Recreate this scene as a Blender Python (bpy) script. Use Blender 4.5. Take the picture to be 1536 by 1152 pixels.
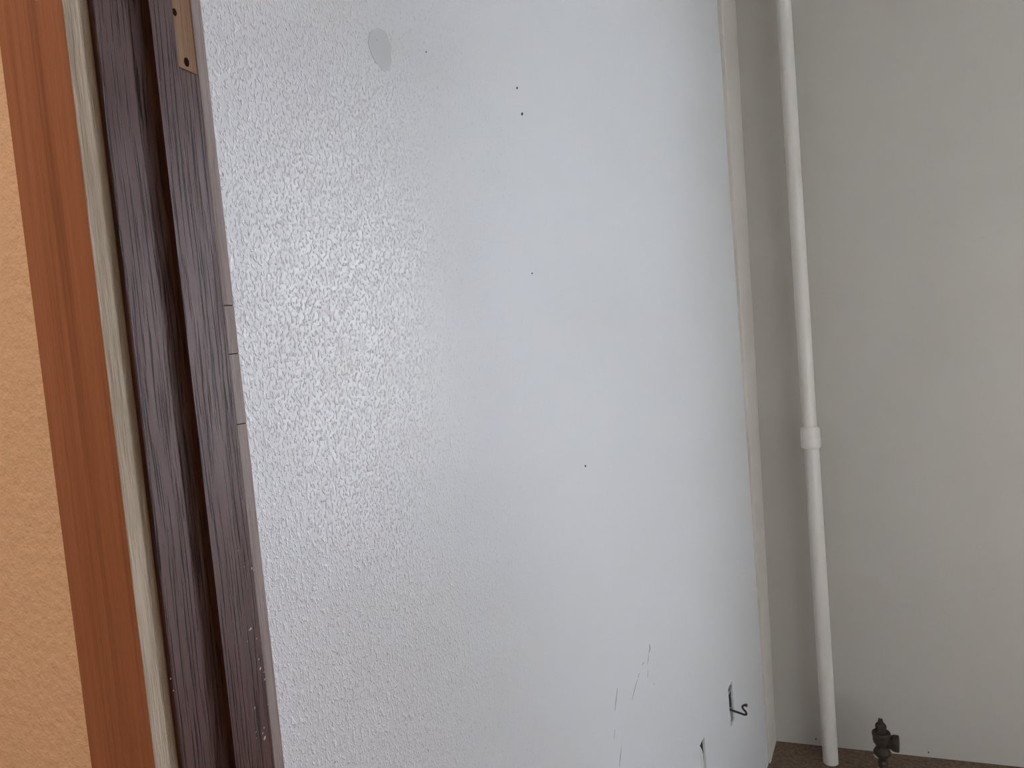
import bpy, bmesh, math, random
from mathutils import Vector, Matrix, noise
for o in list(bpy.data.objects): bpy.data.objects.remove(o)
C = bpy.context.scene
COL = C.collection
random.seed(7)

# ------------------------------------------------------------------ camera
CAM = Vector((.4433, 0, 1.25)); F = 1147.17
RT = Vector((0.87608518, 0.47433495, -0.08649339))
UP = Vector((0.04488557, 0.09837493, 0.99413664))
FW = Vector((-0.48006254, 0.87483068, -0.06489403))
cd = bpy.data.cameras.new('camera'); cam = bpy.data.objects.new('camera', cd); COL.objects.link(cam)
cd.sensor_width = 36; cd.lens = F/1536*36; cd.clip_start = .01
M = Matrix.Identity(4)
for i in range(3): M[i][0] = RT[i]; M[i][1] = UP[i]; M[i][2] = -FW[i]; M[i][3] = CAM[i]
cam.matrix_world = M
C.camera = cam
def ray(px, py): return RT*(px-768) - UP*(py-576) + FW*F
def onX(px, py, x=0):           # point of a plane parallel to the left wall
    r = ray(px, py); return CAM + r*((x-CAM.x)/r.x)

# ------------------------------------------------------------------ world and light
C.view_settings.view_transform = 'Standard'; C.view_settings.look = 'None'
C.view_settings.gamma = 1; C.view_settings.use_curve_mapping = False
C.view_settings.exposure = 2.08
WIN_X0, WIN_X1, WIN_Z0, WIN_Z1 = 1.12, 2.2, .45, 2.12
w = bpy.data.worlds.new('sky'); C.world = w; w.use_nodes = True
nt = w.node_tree; nt.nodes.clear()
out = nt.nodes.new('ShaderNodeOutputWorld'); bg = nt.nodes.new('ShaderNodeBackground')
tc = nt.nodes.new('ShaderNodeTexCoord'); sp = nt.nodes.new('ShaderNodeSeparateXYZ')
rp = nt.nodes.new('ShaderNodeValToRGB')
nt.links.new(tc.outputs['Generated'], sp.inputs[0]); nt.links.new(sp.outputs['Z'], rp.inputs[0])
rp.color_ramp.elements[0].position = 0; rp.color_ramp.elements[0].color = (.44, .44, .44, 1)
rp.color_ramp.elements[1].position = .8; rp.color_ramp.elements[1].color = (.88, 1.11, 1.58, 1)
nt.links.new(rp.outputs[0], bg.inputs[0]); bg.inputs[1].default_value = 28
nt.links.new(bg.outputs[0], out.inputs[0])
def area(name, loc, rot, sx, sy, e, col, portal=False):
    l = bpy.data.lights.new(name, 'AREA'); l.shape = 'RECTANGLE'; l.size = sx; l.size_y = sy
    l.energy = e; l.color = col
    if portal: l.cycles.is_portal = True
    o = bpy.data.objects.new(name, l); COL.objects.link(o); o.location = loc; o.rotation_euler = rot
    return o
area('window_portal', ((WIN_X0+WIN_X1)/2, 2.78, (WIN_Z0+WIN_Z1)/2), (-math.pi/2, 0, 0), WIN_X1-WIN_X0+.1, WIN_Z1-WIN_Z0+.1, 1, (1, 1, 1), True)
HALL_LAMP_E = 5.0

# ------------------------------------------------------------------ materials
class NT:
    def __init__(s, name):
        s.m = bpy.data.materials.new(name); s.m.use_nodes = True; s.t = s.m.node_tree
        s.b = s.t.nodes['Principled BSDF']; s.o = s.t.nodes['Material Output']
        s.tc = s.t.nodes.new('ShaderNodeTexCoord')
    def n(s, typ, **k):
        x = s.t.nodes.new('ShaderNode'+typ)
        for a, v in k.items(): setattr(x, a, v)
        return x
    def l(s, a, b): s.t.links.new(a, b)
    def mapping(s, scale=(1, 1, 1), loc=(0, 0, 0), rot=(0, 0, 0)):
        m = s.n('Mapping'); m.inputs['Scale'].default_value = scale; m.inputs['Location'].default_value = loc
        m.inputs['Rotation'].default_value = rot
        s.l(s.tc.outputs['Object'], m.inputs[0]); return m.outputs[0]
    def noise(s, vec, scale, detail=3, rough=.5, dist=0):
        x = s.n('TexNoise'); x.inputs['Scale'].default_value = scale; x.inputs['Detail'].default_value = detail
        x.inputs['Roughness'].default_value = rough; x.inputs['Distortion'].default_value = dist
        s.l(vec, x.inputs['Vector']); return x.outputs['Fac']
    def ramp(s, fac, *stops):
        r = s.n('ValToRGB'); e = r.color_ramp.elements
        while len(e) < len(stops): e.new(.5)
        for k, (p, c) in zip(e, stops):
            k.position = p; k.color = (c[0], c[1], c[2], 1) if isinstance(c, tuple) else (c, c, c, 1)
        s.l(fac, r.inputs[0]); return r.outputs[0]
    def mix(s, fac, a, b, mode='MIX'):
        x = s.n('Mix', data_type='RGBA', blend_type=mode)
        for sock, v in ((x.inputs[0], fac), (x.inputs[6], a), (x.inputs[7], b)):
            if hasattr(v, 'links'): s.l(v, sock)
            elif isinstance(v, tuple): sock.default_value = (*v, 1)
            else: sock.default_value = v
        return x.outputs[2]
    def math(s, op, a, b=0, c=0):
        x = s.n('Math', operation=op)
        for i, v in enumerate((a, b, c)):
            if hasattr(v, 'links'): s.l(v, x.inputs[i])
            else: x.inputs[i].default_value = v
        return x.outputs[0]
    def bump(s, h, dist, strength=1, nrm=None):
        x = s.n('Bump'); x.inputs['Distance'].default_value = dist; x.inputs['Strength'].default_value = strength
        s.l(h, x.inputs['Height'])
        if nrm: s.l(nrm, x.inputs['Normal'])
        s.l(x.outputs[0], s.b.inputs['Normal']); return x.outputs[0]
    def base(s, v):
        if hasattr(v, 'links'): s.l(v, s.b.inputs['Base Color'])
        else: s.b.inputs['Base Color'].default_value = (*v, 1)
    def set(s, rough=None, spec=None, metal=None):
        if rough is not None: s.b.inputs['Roughness'].default_value = rough
        if spec is not None: s.b.inputs['Specular IOR Level'].default_value = spec
        if metal is not None: s.b.inputs['Metallic'].default_value = metal

def paint(name, col, rough=.55, spec=.35, relief=.0006, scale=60, var=.04):
    k = NT(name); v = k.mapping()
    n = k.noise(v, 4, 4); c2 = tuple(max(0, c*(1-var*2)) for c in col)
    k.base(k.mix(n, c2, tuple(min(1, c*(1+var*.5)) for c in col)))
    k.bump(k.noise(v, scale, 5, .6), relief); k.set(rough, spec); return k.m

def wall_paint():
    # satin white paint over sprayed orange-peel texture, sanded smooth further along the wall
    k = NT('textured_white_paint'); v = k.mapping()
    s = k.n('SeparateXYZ'); k.l(k.tc.outputs['Object'], s.inputs[0])
    wob = k.noise(v, 5, 3)
    y = k.math('ADD', s.outputs['Y'], k.math('MULTIPLY', k.math('SUBTRACT', wob, .5), .35))
    mr = k.n('MapRange'); k.l(y, mr.inputs[0])
    mr.inputs[1].default_value = .56; mr.inputs[2].default_value = .84; mr.inputs[3].default_value = 1; mr.inputs[4].default_value = .13
    ve = k.mapping((1, 1.15, .8))
    a = k.ramp(k.noise(ve, 370, 1, .5), (.56, 0.0), (.70, 1.0))
    b = k.ramp(k.noise(ve, 180, 1.5, .5), (.54, 0.0), (.74, 1.0))
    h = k.math('MULTIPLY', k.math('ADD', k.math('MULTIPLY', a, .6), k.math('MULTIPLY', b, .5)), mr.outputs[0])
    n1 = k.bump(h, .0012, .75)
    k.bump(k.noise(v, 9, 2), .004, .12, n1)
    big = k.noise(v, 2.2, 3)
    col = k.mix(big, (.70, .705, .71), (.745, .745, .745))
    # sparse dark flecks: shade of the sprayed bumps painted into the base colour
    fl = k.noise(k.mapping((1, 1.35, .6), (3, 1, 7)), 330, 2, .5, .6)
    fm = k.math('MULTIPLY', k.ramp(fl, (.64, 0.0), (.69, 1.0)), mr.outputs[0])
    k.base(k.mix(k.math('MULTIPLY', fm, .42), col, (.16, .16, .18)))
    k.set(.32, .55); return k.m

def wood(name, dark, mid, light, scale, rough, spec, relief, stretch=.05, groove=(.35, .6)):
    k = NT(name); v = k.mapping((1, 1, stretch))
    big = k.noise(v, scale*.18, 2, .5, .6); fine = k.noise(v, scale, 4, .65, .2)
    f = k.math('ADD', k.math('MULTIPLY', big, .55), k.math('MULTIPLY', fine, .45))
    k.base(k.ramp(f, (.36, dark), (.5, mid), (.64, light)))
    k.bump(k.ramp(fine, (groove[0], 0.0), (groove[1], 1.0)), relief); k.set(rough, spec); return k.m

def stained_oak():
    # open-grained, dark stained, worn varnish
    k = NT('dark_stained_wood')
    d = k.noise(k.mapping((1, 1, .6), (2, 5, 1)), 8, 2)
    dv = k.n('Mapping'); dv.inputs['Scale'].default_value = (1, 1, .022)
    cmb = k.n('CombineXYZ'); s = k.n('SeparateXYZ'); k.l(k.tc.outputs['Object'], s.inputs[0])
    k.l(s.outputs['X'], cmb.inputs[0]); k.l(s.outputs['Z'], cmb.inputs[2])
    k.l(k.math('ADD', s.outputs['Y'], k.math('MULTIPLY', k.math('SUBTRACT', d, .5), .008)), cmb.inputs[1])
    k.l(cmb.outputs[0], dv.inputs[0]); v = dv.outputs[0]
    g1 = k.noise(v, 620, 3, .6); g2 = k.noise(v, 130, 2, .5)
    gr = k.ramp(g1, (.38, 0.0), (.47, 1.0))
    patch = k.noise(k.mapping((1, 1, .5)), 9, 3)
    c = k.mix(g2, (.072, .030, .025), (.105, .052, .043))
    k.base(k.mix(gr, (.015, .006, .006), c))
    h = k.math('ADD', k.math('MULTIPLY', gr, .8), k.math('MULTIPLY', g2, .5))
    k.bump(h, .0007, .9); k.l(k.ramp(patch, (.35, .34), (.7, .58)), k.b.inputs['Roughness'])
    k.set(None, .48); return k.m

MAT = dict(
    wall=wall_paint(), stained=stained_oak(),
    back=paint('warm_white_wall_paint', (.455, .43, .382), .7, .2, .0008, 45),
    trim=paint('warm_white_trim_paint', (.66, .62, .555), .5, .35, .0004, 30),
    pipe=paint('pipe_enamel_paint', (.64, .61, .55), .33, .5, .0006, 55),
    ceil=paint('ceiling_paint', (.62, .61, .58), .8, .2),
    hall=paint('peach_hall_paint', (.62, .455, .335), .65, .3, .0022, 110, .05),
    hallplain=paint('hall_paint', (.62, .46, .32), .7, .2),
    hallfloor=wood('hall_floor_wood', (.12, .06, .03), (.2, .11, .06), (.28, .16, .09), 60, .45, .4, .0004),
    casing=wood('red_brown_wood', (.185, .070, .038), (.255, .106, .060), (.30, .132, .078), 330, .5, .3, .00022, .018),
    raw=wood('bare_wood_edge', (.36, .30, .22), (.47, .40, .30), (.55, .47, .37), 200, .75, .15, .0004, .06),
    edge=wood('grey_edge_paint', (.24, .19, .17), (.30, .25, .225), (.34, .295, .265), 160, .7, .2, .0003, .08),
    mort=wood('bare_mortise_wood', (.20, .112, .058), (.26, .152, .082), (.32, .195, .112), 160, .7, .2, .0003, .05),
    hole=paint('dark_hole', (.018, .009, .006), .9, .05),
    stain=paint('grey_filler', (.62, .625, .625), .6, .25, .0003, 30),
    mark=paint('grey_scuff', (.40, .40, .41), .8, .1),
    dot=paint('dark_speck', (.06, .06, .065), .8, .1),
    plaster=paint('broken_plaster', (.70, .71, .66), .85, .1, .002, 90, .15),
    gyps=paint('torn_wall_edge', (.42, .42, .42), .9, .1, .002, 120, .2),
    chip=paint('white_paint_drips', (.55, .50, .44), .5, .3),
    black=paint('black_insulation', (.022, .021, .02), .45, .4),
    copper=paint('cut_wire_end', (.05, .04, .035), .5, .4),
    white=paint('window_frame_paint', (.72, .72, .70), .45, .4),
    facade=paint('pale_render', (.36, .36, .36), .9, .1),
    ground=paint('outdoor_ground', (.34, .35, .33), .9, .1),
)
k = NT('galvanised_box'); n = k.noise(k.mapping(), 90, 4); k.base(k.mix(n, (.05, .052, .055), (.13, .132, .135))); k.set(.5, .5, .6); MAT['steel'] = k.m
k = NT('dark_bronze'); v = k.mapping(); n = k.noise(v, 120, 4)
k.base(k.mix(n, (.022, .016, .010), (.060, .045, .032))); k.bump(k.noise(v, 300, 3), .0006); k.set(.62, .3, .0); MAT['bronze'] = k.m
k = NT('dusty_brown_floor'); v = k.mapping(); n = k.noise(v, 14, 6, .7)
f2 = k.ramp(k.noise(v, 90, 4, .7), (.4, 0.0), (.7, 1.0))
k.base(k.mix(f2, k.mix(n, (.075, .045, .03), (.15, .098, .068)), (.20, .145, .105))); k.bump(k.noise(v, 120, 4), .0015); k.set(.85, .15); MAT['floor'] = k.m
k = NT('window_glass'); gl = k.n('BsdfGlossy'); gl.inputs['Roughness'].default_value = .02; tr = k.n('BsdfTransparent'); fr = k.n('Fresnel'); mx = k.n('MixShader')
k.l(fr.outputs[0], mx.inputs[0]); k.l(tr.outputs[0], mx.inputs[1]); k.l(gl.outputs[0], mx.inputs[2]); k.l(mx.outputs[0], k.o.inputs[0]); MAT['glass'] = k.m
k = NT('lamp_diffuser'); k.base((.9, .8, .65)); k.b.inputs['Emission Color'].default_value = (1, .72, .45, 1); k.b.inputs['Emission Strength'].default_value = 2.5; MAT['lamp'] = k.m

# ------------------------------------------------------------------ helpers
def link(name, bm, mat, parent=None, smooth=False, label=None):
    me = bpy.data.meshes.new(name); bm.normal_update(); bm.to_mesh(me); bm.free()
    o = bpy.data.objects.new(name, me); COL.objects.link(o); me.materials.append(MAT[mat])
    if smooth:
        for p in me.polygons: p.use_smooth = True
    if parent: o.parent = parent; o.matrix_parent_inverse = Matrix.Identity(4); place_child(o, parent)
    if label: o['label'] = label
    return o
def place_child(o, parent):                      # meshes are written in world coordinates
    p = parent; off = Vector(p.location)
    while p.parent: p = p.parent; off += Vector(p.location)
    if off.length: o.data.transform(Matrix.Translation(-off))
def box(bm, x0, x1, y0, y1, z0, z1, bev=0, seg=2):
    vs = [bm.verts.new((x, y, z)) for x in (x0, x1) for y in (y0, y1) for z in (z0, z1)]
    fs = [bm.faces.new([vs[i] for i in q]) for q in ((0, 1, 3, 2), (4, 6, 7, 5), (0, 4, 5, 1), (2, 3, 7, 6), (0, 2, 6, 4), (1, 5, 7, 3))]
    if bev:
        es = list({e for f in fs for e in f.edges})
        bmesh.ops.bevel(bm, geom=es, offset=bev, segments=seg, profile=.5, affect='EDGES')
    return bm
def bx(*a, **k): return box(bmesh.new(), *a, **k)
def lathe(prof, c, seg=32, axis='Z', bm=None):
    bm = bm or bmesh.new(); rings = []
    for r, h in prof:
        ring = []
        for i in range(seg):
            a = 2*math.pi*i/seg; u, v = r*math.cos(a), r*math.sin(a)
            p = (c[0]+u, c[1]+v, c[2]+h) if axis == 'Z' else ((c[0]+h, c[1]+u, c[2]+v) if axis == 'X' else (c[0]+v, c[1]+h, c[2]+u))
            ring.append(bm.verts.new(p))
        rings.append(ring)
    for a, b in zip(rings, rings[1:]):
        for i in range(seg): bm.faces.new((a[i], a[(i+1) % seg], b[(i+1) % seg], b[i]))
    for ring, st in ((rings[0], -1), (rings[-1], 1)):      # caps on their own vertices keep the side shading true
        bm.faces.new([bm.verts.new(v.co) for v in ring][::st])
    return bm
def tube(pts, r, seg=10, bm=None):
    bm = bm or bmesh.new(); rings = []; pts = [Vector(p) for p in pts]
    ref = Vector((.3, .2, 1)).normalized()
    for i, p in enumerate(pts):
        d = (pts[min(i+1, len(pts)-1)] - pts[max(i-1, 0)]).normalized()
        a = d.cross(ref).normalized(); b = d.cross(a)
        rings.append([bm.verts.new(p + a*r*math.cos(t) + b*r*math.sin(t)) for t in [2*math.pi*j/seg for j in range(seg)]])
    for a, b in zip(rings, rings[1:]):
        for i in range(seg): bm.faces.new((a[i], a[(i+1) % seg], b[(i+1) % seg], b[i]))
    bm.faces.new(rings[0][::-1]); bm.faces.new(rings[-1]); return bm
def smooth_path(pts, n=8):
    P = [Vector(p) for p in pts]; P = [P[0]*2-P[1]]+P+[P[-1]*2-P[-2]]; o = []
    for i in range(1, len(P)-2):
        for j in range(n):
            t = j/n; a, b, c, d = P[i-1:i+3]
            o.append(.5*((2*b)+(-a+c)*t+(2*a-5*b+4*c-d)*t*t+(-a+3*b-3*c+d)*t**3))
    o.append(P[-2]); return o
def extrude_profile(pts, z0, z1, steps=1):       # closed XY outline carried up in Z
    bm = bmesh.new(); rings = []
    for s in range(steps+1):
        z = z0+(z1-z0)*s/steps; rings.append([bm.verts.new((x, y, z)) for x, y in pts])
    n = len(pts)
    for a, b in zip(rings, rings[1:]):
        for i in range(n): bm.faces.new((a[i], a[(i+1) % n], b[(i+1) % n], b[i]))
    bm.faces.new(rings[0][::-1]); bm.faces.new(rings[-1]); bmesh.ops.recalc_face_normals(bm, faces=bm.faces); return bm
def empty(name, loc, label, cat=None, kind=None, group=None):
    o = bpy.data.objects.new(name, None); COL.objects.link(o); o.location = loc; o['label'] = label
    o.empty_display_size = .1
    if cat: o['category'] = cat
    if kind: o['kind'] = kind
    if group: o['group'] = group
    bpy.context.view_layer.update(); return o
def struct(name, bm, mat, label, smooth=False, cat='room'):
    o = link(name, bm, mat, None, smooth); o['kind'] = 'structure'; o['label'] = label; o['category'] = cat; return o

# ------------------------------------------------------------------ structure
CZ = 2.5; RX = 3.1; RH = -1.6; HX = -1.6; FY = .389       # ceiling, right wall, hall back wall, hall left wall, front wall face
BN = Vector((-.1292, .9916)); B0 = Vector((0, 2.2208))     # back wall: normal and the corner it starts from
def backy(x): return B0.y + x*.1303
struct('floor', bx(-.2, RX+.1, FY-.07, 2.9, -.05, 0), 'floor', 'dusty dark brown floor at the foot of the white walls', cat='floor')
struct('ceiling', bx(-.2, RX+.1, FY-.07, 2.9, CZ, CZ+.05), 'ceil', 'white ceiling above the bare white room', cat='ceiling')

# left wall: a board with two cut outlet holes
H1 = (1.7156, 1.7577, .2984, .3905); H2 = (1.4627, 1.5003, .2970, .3890)
def wall_with_holes():
    bm = bmesh.new(); T = .005; mg = .008
    ys = [FY, H2[0]-mg, H2[1]+mg, H1[0]-mg, H1[1]+mg, 2.094]; zs = [0, .2984-mg, .3905+mg, CZ]
    cache = {}
    def V(x, y, z):
        k = (round(x, 5), round(y, 5), round(z, 5))
        if k not in cache: cache[k] = bm.verts.new((x, y, z))
        return cache[k]
    for i in range(5):
        for j in range(3):
            y0, y1, z0, z1 = ys[i], ys[i+1], zs[j], zs[j+1]
            if j == 1 and i in (1, 3):
                h = H2 if i == 1 else H1; N = 9; rnd = random.Random(3+i)
                inn = []; outr = []
                cor = [(h[0], h[2]), (h[1], h[2]), (h[1], h[3]), (h[0], h[3])]; co2 = [(y0, z0), (y1, z0), (y1, z1), (y0, z1)]
                for c in range(4):
                    a, b = cor[c], cor[(c+1) % 4]; a2, b2 = co2[c], co2[(c+1) % 4]
                    for q in range(N):
                        t = q/N; jy = rnd.uniform(-.0016, .0016) if q else 0; jz = rnd.uniform(-.0016, .0016) if q else 0
                        if i == 3 and c == 3 and 5 < q/N*9 < 8: jy += .006
                        inn.append((a[0]+(b[0]-a[0])*t+jy, a[1]+(b[1]-a[1])*t+jz)); outr.append((a2[0]+(b2[0]-a2[0])*t, a2[1]+(b2[1]-a2[1])*t))
                L = len(inn)
                for q in range(L):
                    r = (q+1) % L
                    bm.faces.new((V(0, *outr[q]), V(0, *outr[r]), V(0, *inn[r]), V(0, *inn[q])))
                    bm.faces.new((V(0, *inn[q]), V(0, *inn[r]), V(-T, *inn[r]), V(-T, *inn[q])))
            else:
                bm.faces.new((V(0, y0, z0), V(0, y1, z0), V(0, y1, z1), V(0, y0, z1)))
    # back and ends so the board is solid from outside
    y0, y1 = ys[0], ys[-1]
    for a, b in (((y0, 0), (y1, 0)), ((y1, 0), (y1, CZ)), ((y1, CZ), (y0, CZ)), ((y0, CZ), (y0, 0))):
        bm.faces.new((V(0, *a), V(-T, *a), V(-T, *b), V(0, *b)))
    bmesh.ops.recalc_face_normals(bm, faces=bm.faces)
    return bm
bmw = wall_with_holes()
wl = struct('wall_left', bmw, 'wall', 'white painted wall with sprayed bumpy texture near the door, smooth further back', cat='wall')
# keep the room-side normals
me = wl.data
core = struct('wall_left_core', bx(-.16, -.055, FY-.08, 2.4, 0, CZ), 'hallplain', 'masonry behind the white board of the left wall', cat='wall')
# continuation of the wall in the corner, slightly set back behind a joint, and its angled corner board
def corner_board():
    bm = bmesh.new()
    def sect(z):
        lean = .0102*z                      # the old corner is out of plumb
        yl = 2.100
        return [(-.012, yl), (.0035+lean*.25, yl), (.0045+lean*.3, yl+.006), (lean, backy(lean)+.001), (lean-.03, backy(lean)+.02)]
    rings = [[bm.verts.new((x, y, z)) for x, y in sect(z)] for z in (0, .5, 1, 1.5, 2, CZ)]
    for a, b in zip(rings, rings[1:]):
        for i in range(5): bm.faces.new((a[i], a[(i+1) % 5], b[(i+1) % 5], b[i]))
    bm.faces.new(rings[0][::-1]); bm.faces.new(rings[-1]); bmesh.ops.recalc_face_normals(bm, faces=bm.faces); return bm
struct('trim_1', corner_board(), 'trim', 'narrow off-white corner board running floor to ceiling between the two walls', cat='trim')
struct('trim_2', bx(-.03, -.006, 2.088, 2.104, 0, CZ), 'stain', 'shadowed joint strip left of the corner board', cat='trim')

# back wall with window opening, built in its own direction
def back_wall():
    bm = bmesh.new(); T = .28
    xs = [-.06, WIN_X0, WIN_X1, RX+.05]; zs = [0, WIN_Z0, WIN_Z1, CZ]; cache = {}
    def V(x, d, z):
        k = (round(x, 4), d, round(z, 4))
        if k not in cache: cache[k] = bm.verts.new((x+BN.x*d, backy(x)+BN.y*d, z))
        return cache[k]
    for i in range(3):
        for j in range(3):
            if i == 1 and j == 1: continue
            for d in (0, T): bm.faces.new([V(xs[a], d, zs[b]) for a, b in ((i, j), (i+1, j), (i+1, j+1), (i, j+1))])
    def rim(q):
        for (a, b), (c, e) in zip(q, q[1:]+q[:1]): bm.faces.new((V(a, 0, b), V(c, 0, e), V(c, T, e), V(a, T, b)))
    rim([(xs[1], zs[1]), (xs[2], zs[1]), (xs[2], zs[2]), (xs[1], zs[2])])
    # outer rim
    ring = [(x, 0) for x in xs] + [(xs[3], z) for z in zs[1:]] + [(x, CZ) for x in xs[2::-1]] + [(xs[0], z) for z in zs[2:0:-1]]
    rim(ring)
    bmesh.ops.recalc_face_normals(bm, faces=bm.faces); return bm
struct('wall_back', back_wall(), 'back', 'warm grey-white plain back wall behind the heating pipe', cat='wall')
struct('wall_right', bx(RX, RX+.1, FY-.07, 2.9, 0, CZ), 'back', 'white right wall of the bare room', cat='wall')
struct('wall_front', bx(.80, RX+.1, .325, FY, 0, CZ), 'back', 'white wall beside the doorway', cat='wall')
struct('wall_header', bx(-.05, .80, .325, FY, 2.08, CZ), 'back', 'wall above the doorway', cat='wall')

# window_1
wn = empty('window_1', ((WIN_X0+WIN_X1)/2, backy((WIN_X0+WIN_X1)/2)+.05, WIN_Z0), 'daylit window in the back wall', 'window', 'structure')
def wbox(x0, x1, d0, d1, z0, z1):
    bm = bmesh.new(); box(bm, x0, x1, d0, d1, z0, z1, bev=.003, seg=1)
    for v in bm.verts: x, d = v.co.x, v.co.y; v.co.x = x+BN.x*d; v.co.y = backy(x)+BN.y*d
    return bm
e = .045; ox = -.0
for a in ((WIN_X0+ox, WIN_X0+ox+e, WIN_Z0, WIN_Z1), (WIN_X1+ox-e, WIN_X1+ox, WIN_Z0, WIN_Z1), (WIN_X0+ox+e, WIN_X1+ox-e, WIN_Z0, WIN_Z0+e), (WIN_X0+ox+e, WIN_X1+ox-e, WIN_Z1-e, WIN_Z1)):
    link('window_frame', wbox(a[0], a[1], .20, .25, a[2], a[3]), 'white', wn)
mz = (WIN_Z0+WIN_Z1)/2
link('meeting_rail', wbox(WIN_X0+ox+e, WIN_X1+ox-e, .205, .24, mz-.02, mz+.02), 'white', wn)
for z0, z1 in ((WIN_Z0+e, mz-.02), (mz+.02, WIN_Z1-e)):
    link('pane', wbox(WIN_X0+ox+e, WIN_X1+ox-e, .22, .224, z0, z1), 'glass', wn)
link('window_sill', wbox(WIN_X0-.03, WIN_X1+.03, -.03, .1995, WIN_Z0-.025, WIN_Z0-.001), 'white', wn)
struct('ground', bx(-12, 14, 2.8, 30, -3.1, -3), 'ground', 'ground outside the window', cat='ground')


# hall side
YC0 = onX(162.5, 576, -.0010).y
struct('wall_hall', bx(HX, -.04, YC0+.0128, FY-.005, 0, CZ), 'hall', 'peach orange hall wall with rough roller texture left of the doorway', cat='wall')
struct('wall_hall_right', bx(.80, 1.9, .305, .325, 0, CZ), 'hallplain', 'hall wall right of the doorway', cat='wall')
struct('wall_hall_header', bx(-.04, .80, .305, .325, 2.08, CZ), 'hallplain', 'hall wall above the doorway', cat='wall')
struct('wall_hall_back', bx(HX-.1, 1.9, RH-.1, RH, 0, CZ), 'hallplain', 'hall wall behind the viewer', cat='wall')
struct('wall_hall_left', bx(HX-.1, HX, RH, .40, 0, CZ), 'hallplain', 'hall end wall at left', cat='wall')
struct('wall_hall_end', bx(1.9, 2.0, RH-.1, .325, 0, CZ), 'hallplain', 'hall end wall at right', cat='wall')
struct('floor_hall', bx(HX-.1, 2.0, RH-.1, FY-.07, -.05, 0), 'hallfloor', 'hall floor', cat='floor')
struct('ceiling_hall', bx(HX-.1, 2.0, RH-.1, FY-.07, CZ, CZ+.05), 'ceil', 'hall ceiling', cat='ceiling')

# ------------------------------------------------------------------ door frame
X2 = .010; X1 = .0030; XS = -.0010                          # faces of the two stained boards and of the raw edge
YC0 = onX(162.5, 576, XS).y; Y1 = onX(205.5, 576, X1).y; Y2 = onX(288.5, 576, X2).y; Y3 = .3796; Y4 = .3892
dr = empty('door_1', (0, .34, 0), 'wooden door frame left of the white room, door leaf removed', 'door frame', 'structure')
ztop = 2.08
def rounded(x0, x1, y0, y1, r, n=4):
    # outline with the +X corners rounded
    p = [(x0, y0)]
    p += [(x1-r+r*math.sin(t), y0+r-r*math.cos(t)) for t in [math.pi/2*i/n for i in range(n+1)]]
    p += [(x1-r+r*math.cos(t), y1-r+r*math.sin(t)) for t in [math.pi/2*i/n for i in range(n+1)]]
    p += [(x0, y1)]; return p
xl = onX(162.5, 576, XS).x + (RT*(64.5-768)+FW*F).x/(RT*(64.5-768)+FW*F).y*YC0 - (RT*(162.5-768)+FW*F).x/(RT*(162.5-768)+FW*F).y*YC0
link('casing', extrude_profile([(xl, YC0), (XS-.0005, YC0), (XS-.0005, YC0+.0125), (xl, YC0+.0125)], 0, ztop+.06), 'casing', dr, label='red-brown wood casing board')
link('casing_edge', extrude_profile([(XS-.0005, YC0+.0002)]+rounded(XS-.0005, XS, YC0+.0002, Y1+.0015, .0003)[1:-1]+[(XS-.0005, Y1+.0015)], 0, ztop, 1), 'raw', dr, label='bare greyish-beige raw wood edge')
# first stained board with a hollow running up into the second
pf = [(-.04, Y1+.0002), (X1-.0012, Y1), (X1-.0003, Y1+.0004), (X1, Y1+.0014), (X1, Y2-.003)]
pf += [(X1+.0025-.0025*math.cos(t), Y2-.003+.003*math.sin(t)) for t in [math.pi/2*i/5 for i in range(1, 6)]]
pf += [(X1+.0025, Y2+.01), (-.04, Y2+.01)]
link('stained_board', extrude_profile(pf, 0, ztop), 'stained', dr, label='dark purple-brown stained board beside the raw edge')
# second board with the latch mortise cut out of its face
ZM = 1.4465; ZMT = 1.56; YM0 = .3645; YM1 = .379
def jamb2():
    bm = bmesh.new(); x0 = -.04; b = .0008; c = Y2; m = .0012
    def add(a): box(bm, *a)
    box(bm, x0, X2, Y2, Y3, 0, ZM-.0003, bev=0)
    box(bm, x0, X2, Y2, YM0, ZM-.0003, ZMT); box(bm, x0, X2-m, YM0, Y3, ZM-.0003, ZMT)
    box(bm, x0, X2, Y2, Y3, ZMT, ztop); return bm
o = link('jamb_board', jamb2(), 'stained', dr, label='dark purple-brown stained jamb board with latch mortise')
# bare wood floor of the mortise, chamfered lower end
bm = extrude_profile([(X2-.0016, YM0), (X2-.0004, YM0), (X2-.0004, Y3-.0002), (X2-.0016, Y3-.0002)], ZM, ZMT)
for v in bm.verts:
    if v.co.z < ZM+.001 and v.co.y < .37: v.co.z += .0018
mo = link('strike_mortise', bm, 'mort', dr, label='bare tan wood mortise where a strike plate was screwed')
for px, py, r in ((262.5, 18, .0017), (280.5, 93, .0021)):
    p = onX(px, py, X2)
    bmh = lathe([(r, -.0006), (r*.98, 0), (r*.9, .0001)], (X2-.0003, p.y, p.z), 14, 'X')
    for v in bmh.verts: v.co.z = p.z+(v.co.z-p.z)*1.5
    link('screw_hole', bmh, 'hole', mo)
# grey edge strip in four lengths with hairline joints
cuts = [0]+sorted(onX(x, y, X2).z for x, y in ((349, 458), (360, 530), (372, 634)))+[ztop]
for a, b in zip(cuts, cuts[1:]):
    link('edge_strip', extrude_profile(rounded(-.01, X2-.0001, Y3, Y4, .0008, 2), a+.0004, b-.0004), 'edge', dr, label='grey-beige edge strip against the textured wall' if a == 0 else None)
link('edge_backing', bx(-.011, X2-.0007, Y3, Y4-.0006, 0, ztop), 'hole', dr)
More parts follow.
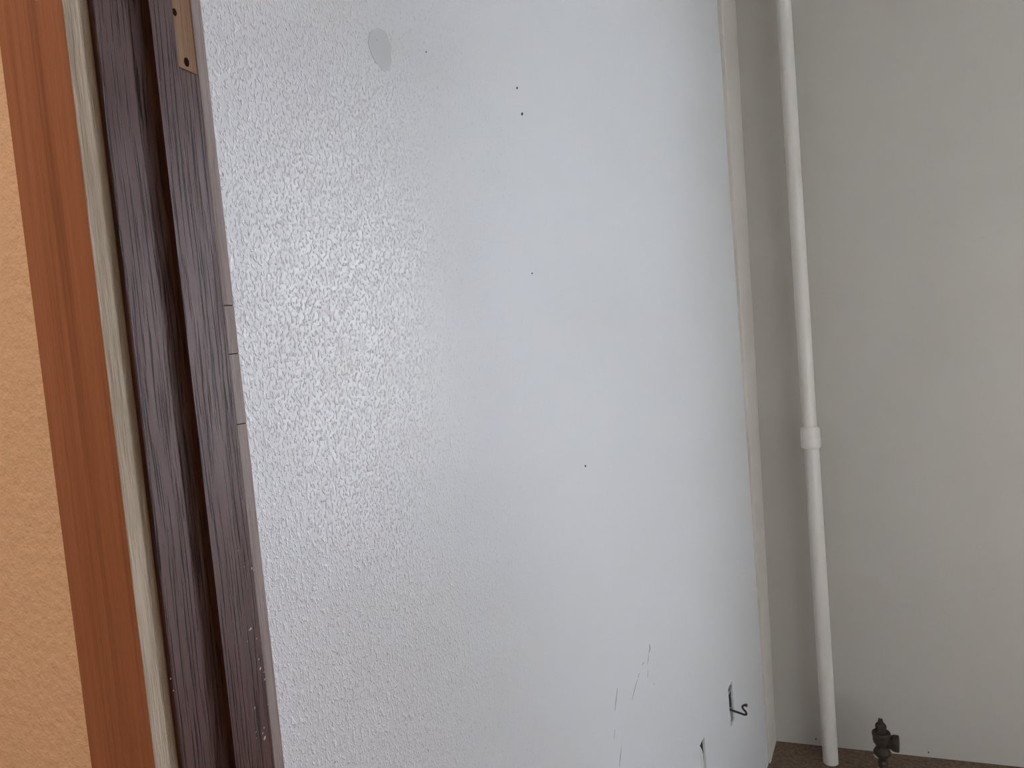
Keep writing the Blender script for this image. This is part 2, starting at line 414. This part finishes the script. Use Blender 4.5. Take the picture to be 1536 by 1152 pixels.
# head and latch-side of the frame (outside the picture)
link('head_jamb', bx(-.04, .80, Y2, Y4, ztop-.035, ztop, bev=.001, seg=1), 'stained', dr)
link('head_casing', bx(xl, .87, YC0, YC0+.0125, ztop, ztop+.07, bev=.001, seg=1), 'casing', dr)
link('opposite_jamb', bx(.765, .80, .325, Y4, 0, ztop-.035, bev=.001, seg=1), 'stained', dr)
link('opposite_casing', bx(.765, .835, YC0-.004, .3045, 0, ztop, bev=.001, seg=1), 'casing', dr)
# paint drips on the lower jamb
bm = bmesh.new(); rr = random.Random(5)
spk = [(376, 943, 1.3), (385, 958, .8), (377.5, 853, 1.1), (390.5, 1003, 1.6), (396, 1008, 1), (397, 1019, 1.1), (382, 1062, 1), (397, 1107, 2.3), (394, 1100, 1), (396, 1092, .9), (374, 945, .7), (371, 962, .6),
       (380, 855, .9), (388, 989, .8), (366, 850, .5), (357, 826, .7), (384, 1098, .7), (385, 1107, .6), (402, 1057, .6), (256, 1018, .9), (260, 1036, .6)]
for px, py, s in spk:
    xx = X2 if px > 300 else X1
    p = onX(px, py, xx); r = .00052*s
    m = bmesh.ops.create_icosphere(bm, subdivisions=1, radius=1)['verts']
    for v in m:
        j = 1+rr.uniform(-.25, .25); y, z = v.co.y*r*j, v.co.z*r*1.5*j
        v.co = Vector((xx+v.co.x*.0003, p.y+y+z*.35, p.z+z))
o = link('paint_drip', bm, 'chip', dr); o['kind'] = 'stuff'; o['label'] = 'small white paint drips'

# ------------------------------------------------------------------ marks on the left wall
def blob(name, pts, mat, th=.0003, label=None, parent=wl):
    bm = bmesh.new(); P = [onX(x, y) for x, y in pts]
    top = [bm.verts.new((th, p.y, p.z)) for p in P]; bot = [bm.verts.new((0, p.y, p.z)) for p in P]
    bm.faces.new(top)
    for i in range(len(P)): bm.faces.new((top[i], bot[i], bot[(i+1) % len(P)], top[(i+1) % len(P)]))
    bmesh.ops.recalc_face_normals(bm, faces=bm.faces)
    return link(name, bm, mat, parent, label=label)
blob('filler_patch', [(566, 42), (573, 44), (580, 50), (583, 60), (587, 71), (586, 82), (587, 94), (583, 103), (577, 108), (570, 101), (562, 92), (556, 78), (552, 66), (553, 54), (558, 45)], 'stain', label='flat grey filler patch')
for x, y, r in ((775.5, 132, 1.6), (783, 171, 2.1), (798, 410, 1.2), (878, 699, 1.5), (639, 78, 1), (565, 60, .9)):
    blob('nail_hole', [(x+r*.7*math.cos(t), y+r*1.2*math.sin(t)) for t in [2*math.pi*i/7 for i in range(7)]], 'dot')
def scratch(pts, wd):
    n = len(pts)-1; L = []; R = []
    for i, (x, y) in enumerate(pts):
        k = wd*(.35 if i in (0, n) else 1); L.append((x-k, y)); R.append((x+k, y))
    blob('scratch', L+R[::-1], 'mark', .0002)
for p, wd in (([(974, 966), (975, 973), (973, 980)], .9), ([(973, 980), (972, 990), (971.5, 997)], .35), ([(966, 993), (963, 998)], 1.1), ([(972, 1006), (971.5, 1016)], .5),
              ([(959, 1010), (957, 1016)], .9), ([(956, 1018), (952, 1034), (948, 1050)], .45), ([(926, 1032), (924, 1050), (922.5, 1066)], .6),
              ([(922, 1095), (921, 1108)], .5), ([(932, 1120), (930.5, 1135), (929, 1151)], .5), ([(980, 1025), (981.5, 1027)], .8)):
    scratch(p, wd)

# ------------------------------------------------------------------ outlet boxes in the wall
def outlet_box(h, label):
    y0, y1, z0, z1 = h; m = .004
    t = empty('outlet_box', (-.03, (y0+y1)/2, z0), label, 'outlet box', group=None)
    y0 -= m; y1 += m; z0 -= m; z1 += m; xb = -.052; xf = -.0055; s = .0018
    bm = bmesh.new()
    box(bm, xb, xb+s, y0, y1, z0, z1); box(bm, xb+s, xf, y0, y0+s, z0, z1); box(bm, xb+s, xf, y1-s, y1, z0, z1)
    box(bm, xb+s, xf, y0+s, y1-s, z0, z0+s); box(bm, xb+s, xf, y0+s, y1-s, z1-s, z1)
    link('box_shell', bm, 'steel', t)
    for zz in (z0+.009, z1-.009):
        link('screw_tab', bx(xf-.003, xf-.001, (y0+y1)/2-.006, (y0+y1)/2+.006, zz-.0055, zz+.0055, bev=.0008, seg=1), 'steel', t)
    return t
outlet_box(H1, 'open outlet box with black wire, nearest the corner in the left wall')
outlet_box(H2, 'open outlet box choked with pale plaster, nearer the doorway at the bottom edge')
# torn sheet fragments around the holes
def shard(name, pts, x0, x1, mat, parent, label=None):
    bm = bmesh.new(); a = [bm.verts.new((x0, y, z)) for y, z in pts]; b = [bm.verts.new((x1, y, z)) for y, z in pts]; n = len(pts)
    bm.faces.new(a); bm.faces.new(b[::-1])
    for i in range(n): bm.faces.new((a[i], b[i], b[(i+1) % n], a[(i+1) % n]))
    bmesh.ops.recalc_face_normals(bm, faces=bm.faces); return link(name, bm, mat, parent, label=label)
shard('torn_board', [(H1[0]-.001, .3745), (H1[0]+.012, .379), (H1[0]+.020, .3745), (H1[1]+.001, .3800), (H1[1]+.001, .3765), (H1[0]+.02, .369), (H1[0]+.01, .371), (H1[0]-.001, .365)], -.002, -.009, 'gyps', wl)
shard('torn_board', [(H1[0]-.001, .366), (H1[0]+.006, .364), (H1[0]+.005, .34), (H1[0]+.003, .325), (H1[0]-.001, .322)], -.001, -.010, 'plaster', wl)
shard('torn_board', [(H1[1]+.001, .325), (H1[1]-.008, .318), (H1[1]-.010, .306), (H1[1]-.018, .2975), (H1[1]+.001, .2975)], -.003, -.010, 'gyps', wl)
# plaster lump in the nearer box
bm = bmesh.new(); bmesh.ops.create_icosphere(bm, subdivisions=4, radius=1)
for v in bm.verts:
    c = v.co.copy(); k = 1+.10*noise.noise(c*3+Vector((5, 1, 2)))
    q = Vector([math.copysign(abs(t)**.55, t) for t in c])
    v.co = Vector((-.0140+q.x*.0118*k, (H2[0]+H2[1])/2+q.y*.0172*k, .331+q.z*.041*k))
pl = link('plaster_lump', bm, 'plaster', None, True); pl['label'] = 'rough pale plaster filling the outlet box at the bottom edge'; pl['category'] = 'plaster'

# wire poking out of the corner box
def Wp(px, py, y): r = ray(px, py); return CAM + r*((y-CAM.y)/r.y)
pts = [Vector((-.045, 1.742, .338)), Vector((-.02, 1.738, .334)), Wp(1098, 1065.5, 1.735), Wp(1108, 1069, 1.733), Wp(1117, 1072, 1.73), Wp(1119.6, 1071.2, 1.728), Wp(1118.6, 1067.8, 1.727), Wp(1115.4, 1064, 1.727), Wp(1113.6, 1060.6, 1.726), Wp(1115.4, 1058.3, 1.724), Wp(1118.5, 1057.8, 1.720)]
wr = empty('electric_wire', tuple(Wp(1098, 1065.5, 1.735)), 'short bent black wire sticking out of the outlet box nearest the corner', 'wire')
link('sheath', tube(smooth_path(pts, 6), .0025, 10), 'black', wr, True)
ep = Wp(1119.2, 1058, 1.7195)
link('wire_end', lathe([(.002, -.003), (.0036, -.002), (.0038, 0), (.0036, .002), (.002, .003)], tuple(ep), 14, 'X'), 'copper', wr, True)

# ------------------------------------------------------------------ heating pipe
PX, PY = .1545, 2.158
hp = empty('heating_pipe', (PX, PY, 0), 'white painted vertical heating pipe with a coupling standing near the corner', 'pipe')
link('lower_pipe', lathe([(.0197, .0), (.0197, .876)], (PX, PY, .001), 40), 'pipe', hp, True)
link('upper_pipe', lathe([(.0186, .93), (.0186, CZ-.002)], (PX-.001, PY, 0), 40), 'pipe', hp, True)
link('coupling', lathe([(.0190, .8765), (.0232, .8775), (.0250, .8800), (.0254, .886), (.0254, .903), (.0247, .905), (.0252, .907), (.0250, .925), (.0238, .931), (.0188, .936)], (PX-.0005, PY, 0), 40), 'pipe', hp, True)
for nm in ('lower_pipe', 'upper_pipe'):
    o = bpy.data.objects[nm]
    for p in o.data.polygons: p.use_smooth = len(p.vertices) == 4

# ------------------------------------------------------------------ radiator valve
VX, VY = .2893, 2.100
va = empty('radiator_valve', (VX, VY, 0), 'dark bronze radiator valve with side outlet standing free in front of the back wall', 'valve')
c = (VX, VY, 0)
link('supply_pipe', lathe([(.0105, .001), (.0105, .050), (.0098, .056)], c, 24), 'pipe', va, True, 'white painted stub pipe')
link('lower_nut', lathe([(.0108, .046), (.0122, .049), (.0122, .060), (.0108, .064), (.0104, .068), (.0125, .076)], c, 8), 'bronze', va)
for dx, dy, dz, sx, sz in ((-.0145, -.010, .079, .0062, .0042), (.0150, -.009, .0835, .0026, .0022)):
    bm = bmesh.new(); bmesh.ops.create_icosphere(bm, subdivisions=2, radius=1)
    for v in bm.verts: v.co = Vector((VX+dx+v.co.x*sx, VY+dy+v.co.y*.003, dz+v.co.z*sz-v.co.x*sx*.5))
    link('paint_residue', bm, 'plaster', va, True, 'pale smear of old paint')
link('body', lathe([(.0100, .066), (.0118, .072), (.0172, .079), (.0212, .084), (.0214, .089), (.0188, .094), (.0160, .0975), (.0148, .102), (.0148, .106), (.0168, .110), (.0204, .115), (.0213, .124), (.0212, .131)], c, 40), 'bronze', va, True)
link('bonnet', lathe([(.0205, .1305), (.0222, .1325), (.0226, .137), (.0218, .141), (.0195, .1425), (.0160, .1405), (.0120, .1400)], c, 40), 'bronze', va, True)
link('packing_nut', lathe([(.0132, .139), (.0132, .1605), (.0108, .1650), (.0070, .1655)], c, 6), 'bronze', va)
link('stem', lathe([(.0066, .160), (.0066, .1715), (.0056, .173)], c, 16), 'bronze', va, True)
bm = bmesh.new(); box(bm, VX-.0052, VX-.0003, VY-.003, VY+.003, .168, .1775, bev=.0006, seg=1); box(bm, VX+.0003, VX+.0050, VY-.003, VY+.003, .168, .1770, bev=.0006, seg=1)
link('slotted_tip', bm, 'bronze', va)
ou = link('side_outlet', lathe([(.0155, .006), (.0155, .018), (.0165, .021), (.0195, .0255), (.0208, .029), (.0210, .0385), (.0198, .0405), (.0150, .041), (.0145, .036), (.006, .035)], (VX, VY, .1165), 36, 'X'), 'bronze', va, True)

# nail heads low on the back wall
def wallnail(px, py, label):
    r = ray(px, py); n3 = Vector((BN.x, BN.y, 0)); t = (Vector((0, B0.y, 0))-CAM).dot(n3)/r.dot(n3); p = CAM+r*t
    bm = lathe([(.0012, 0), (.0022, -.0015), (.0022, -.0022), (.0008, -.0028)], (0, 0, 0), 10, 'Y')
    for v in bm.verts: v.co = v.co + p
    o = link('nail', bm, 'dot', None); o['label'] = label; o['category'] = 'nail'
wallnail(1224, 1108, 'tiny dark nail low on the back wall left of the pipe foot')
wallnail(1393, 1128, 'tiny dark nail low on the back wall right of the valve')

# ------------------------------------------------------------------ hall lamp
lp = empty('ceiling_lamp', (-.35, -.75, CZ), 'round warm ceiling lamp in the hall', 'lamp')
link('lamp_base', lathe([(.15, -.02), (.15, -.001)], (-.35, -.75, CZ), 32), 'white', lp, True)
link('lamp_shade', lathe([(.03, -.085), (.09, -.075), (.13, -.05), (.14, -.021)], (-.35, -.75, CZ), 32), 'lamp', lp, True)
a = area('hall_lamp_light', (-.35, -.75, CZ-.1), (0, 0, 0), .26, .26, HALL_LAMP_E, (1, .80, .60)); a.data.shape = 'DISK'
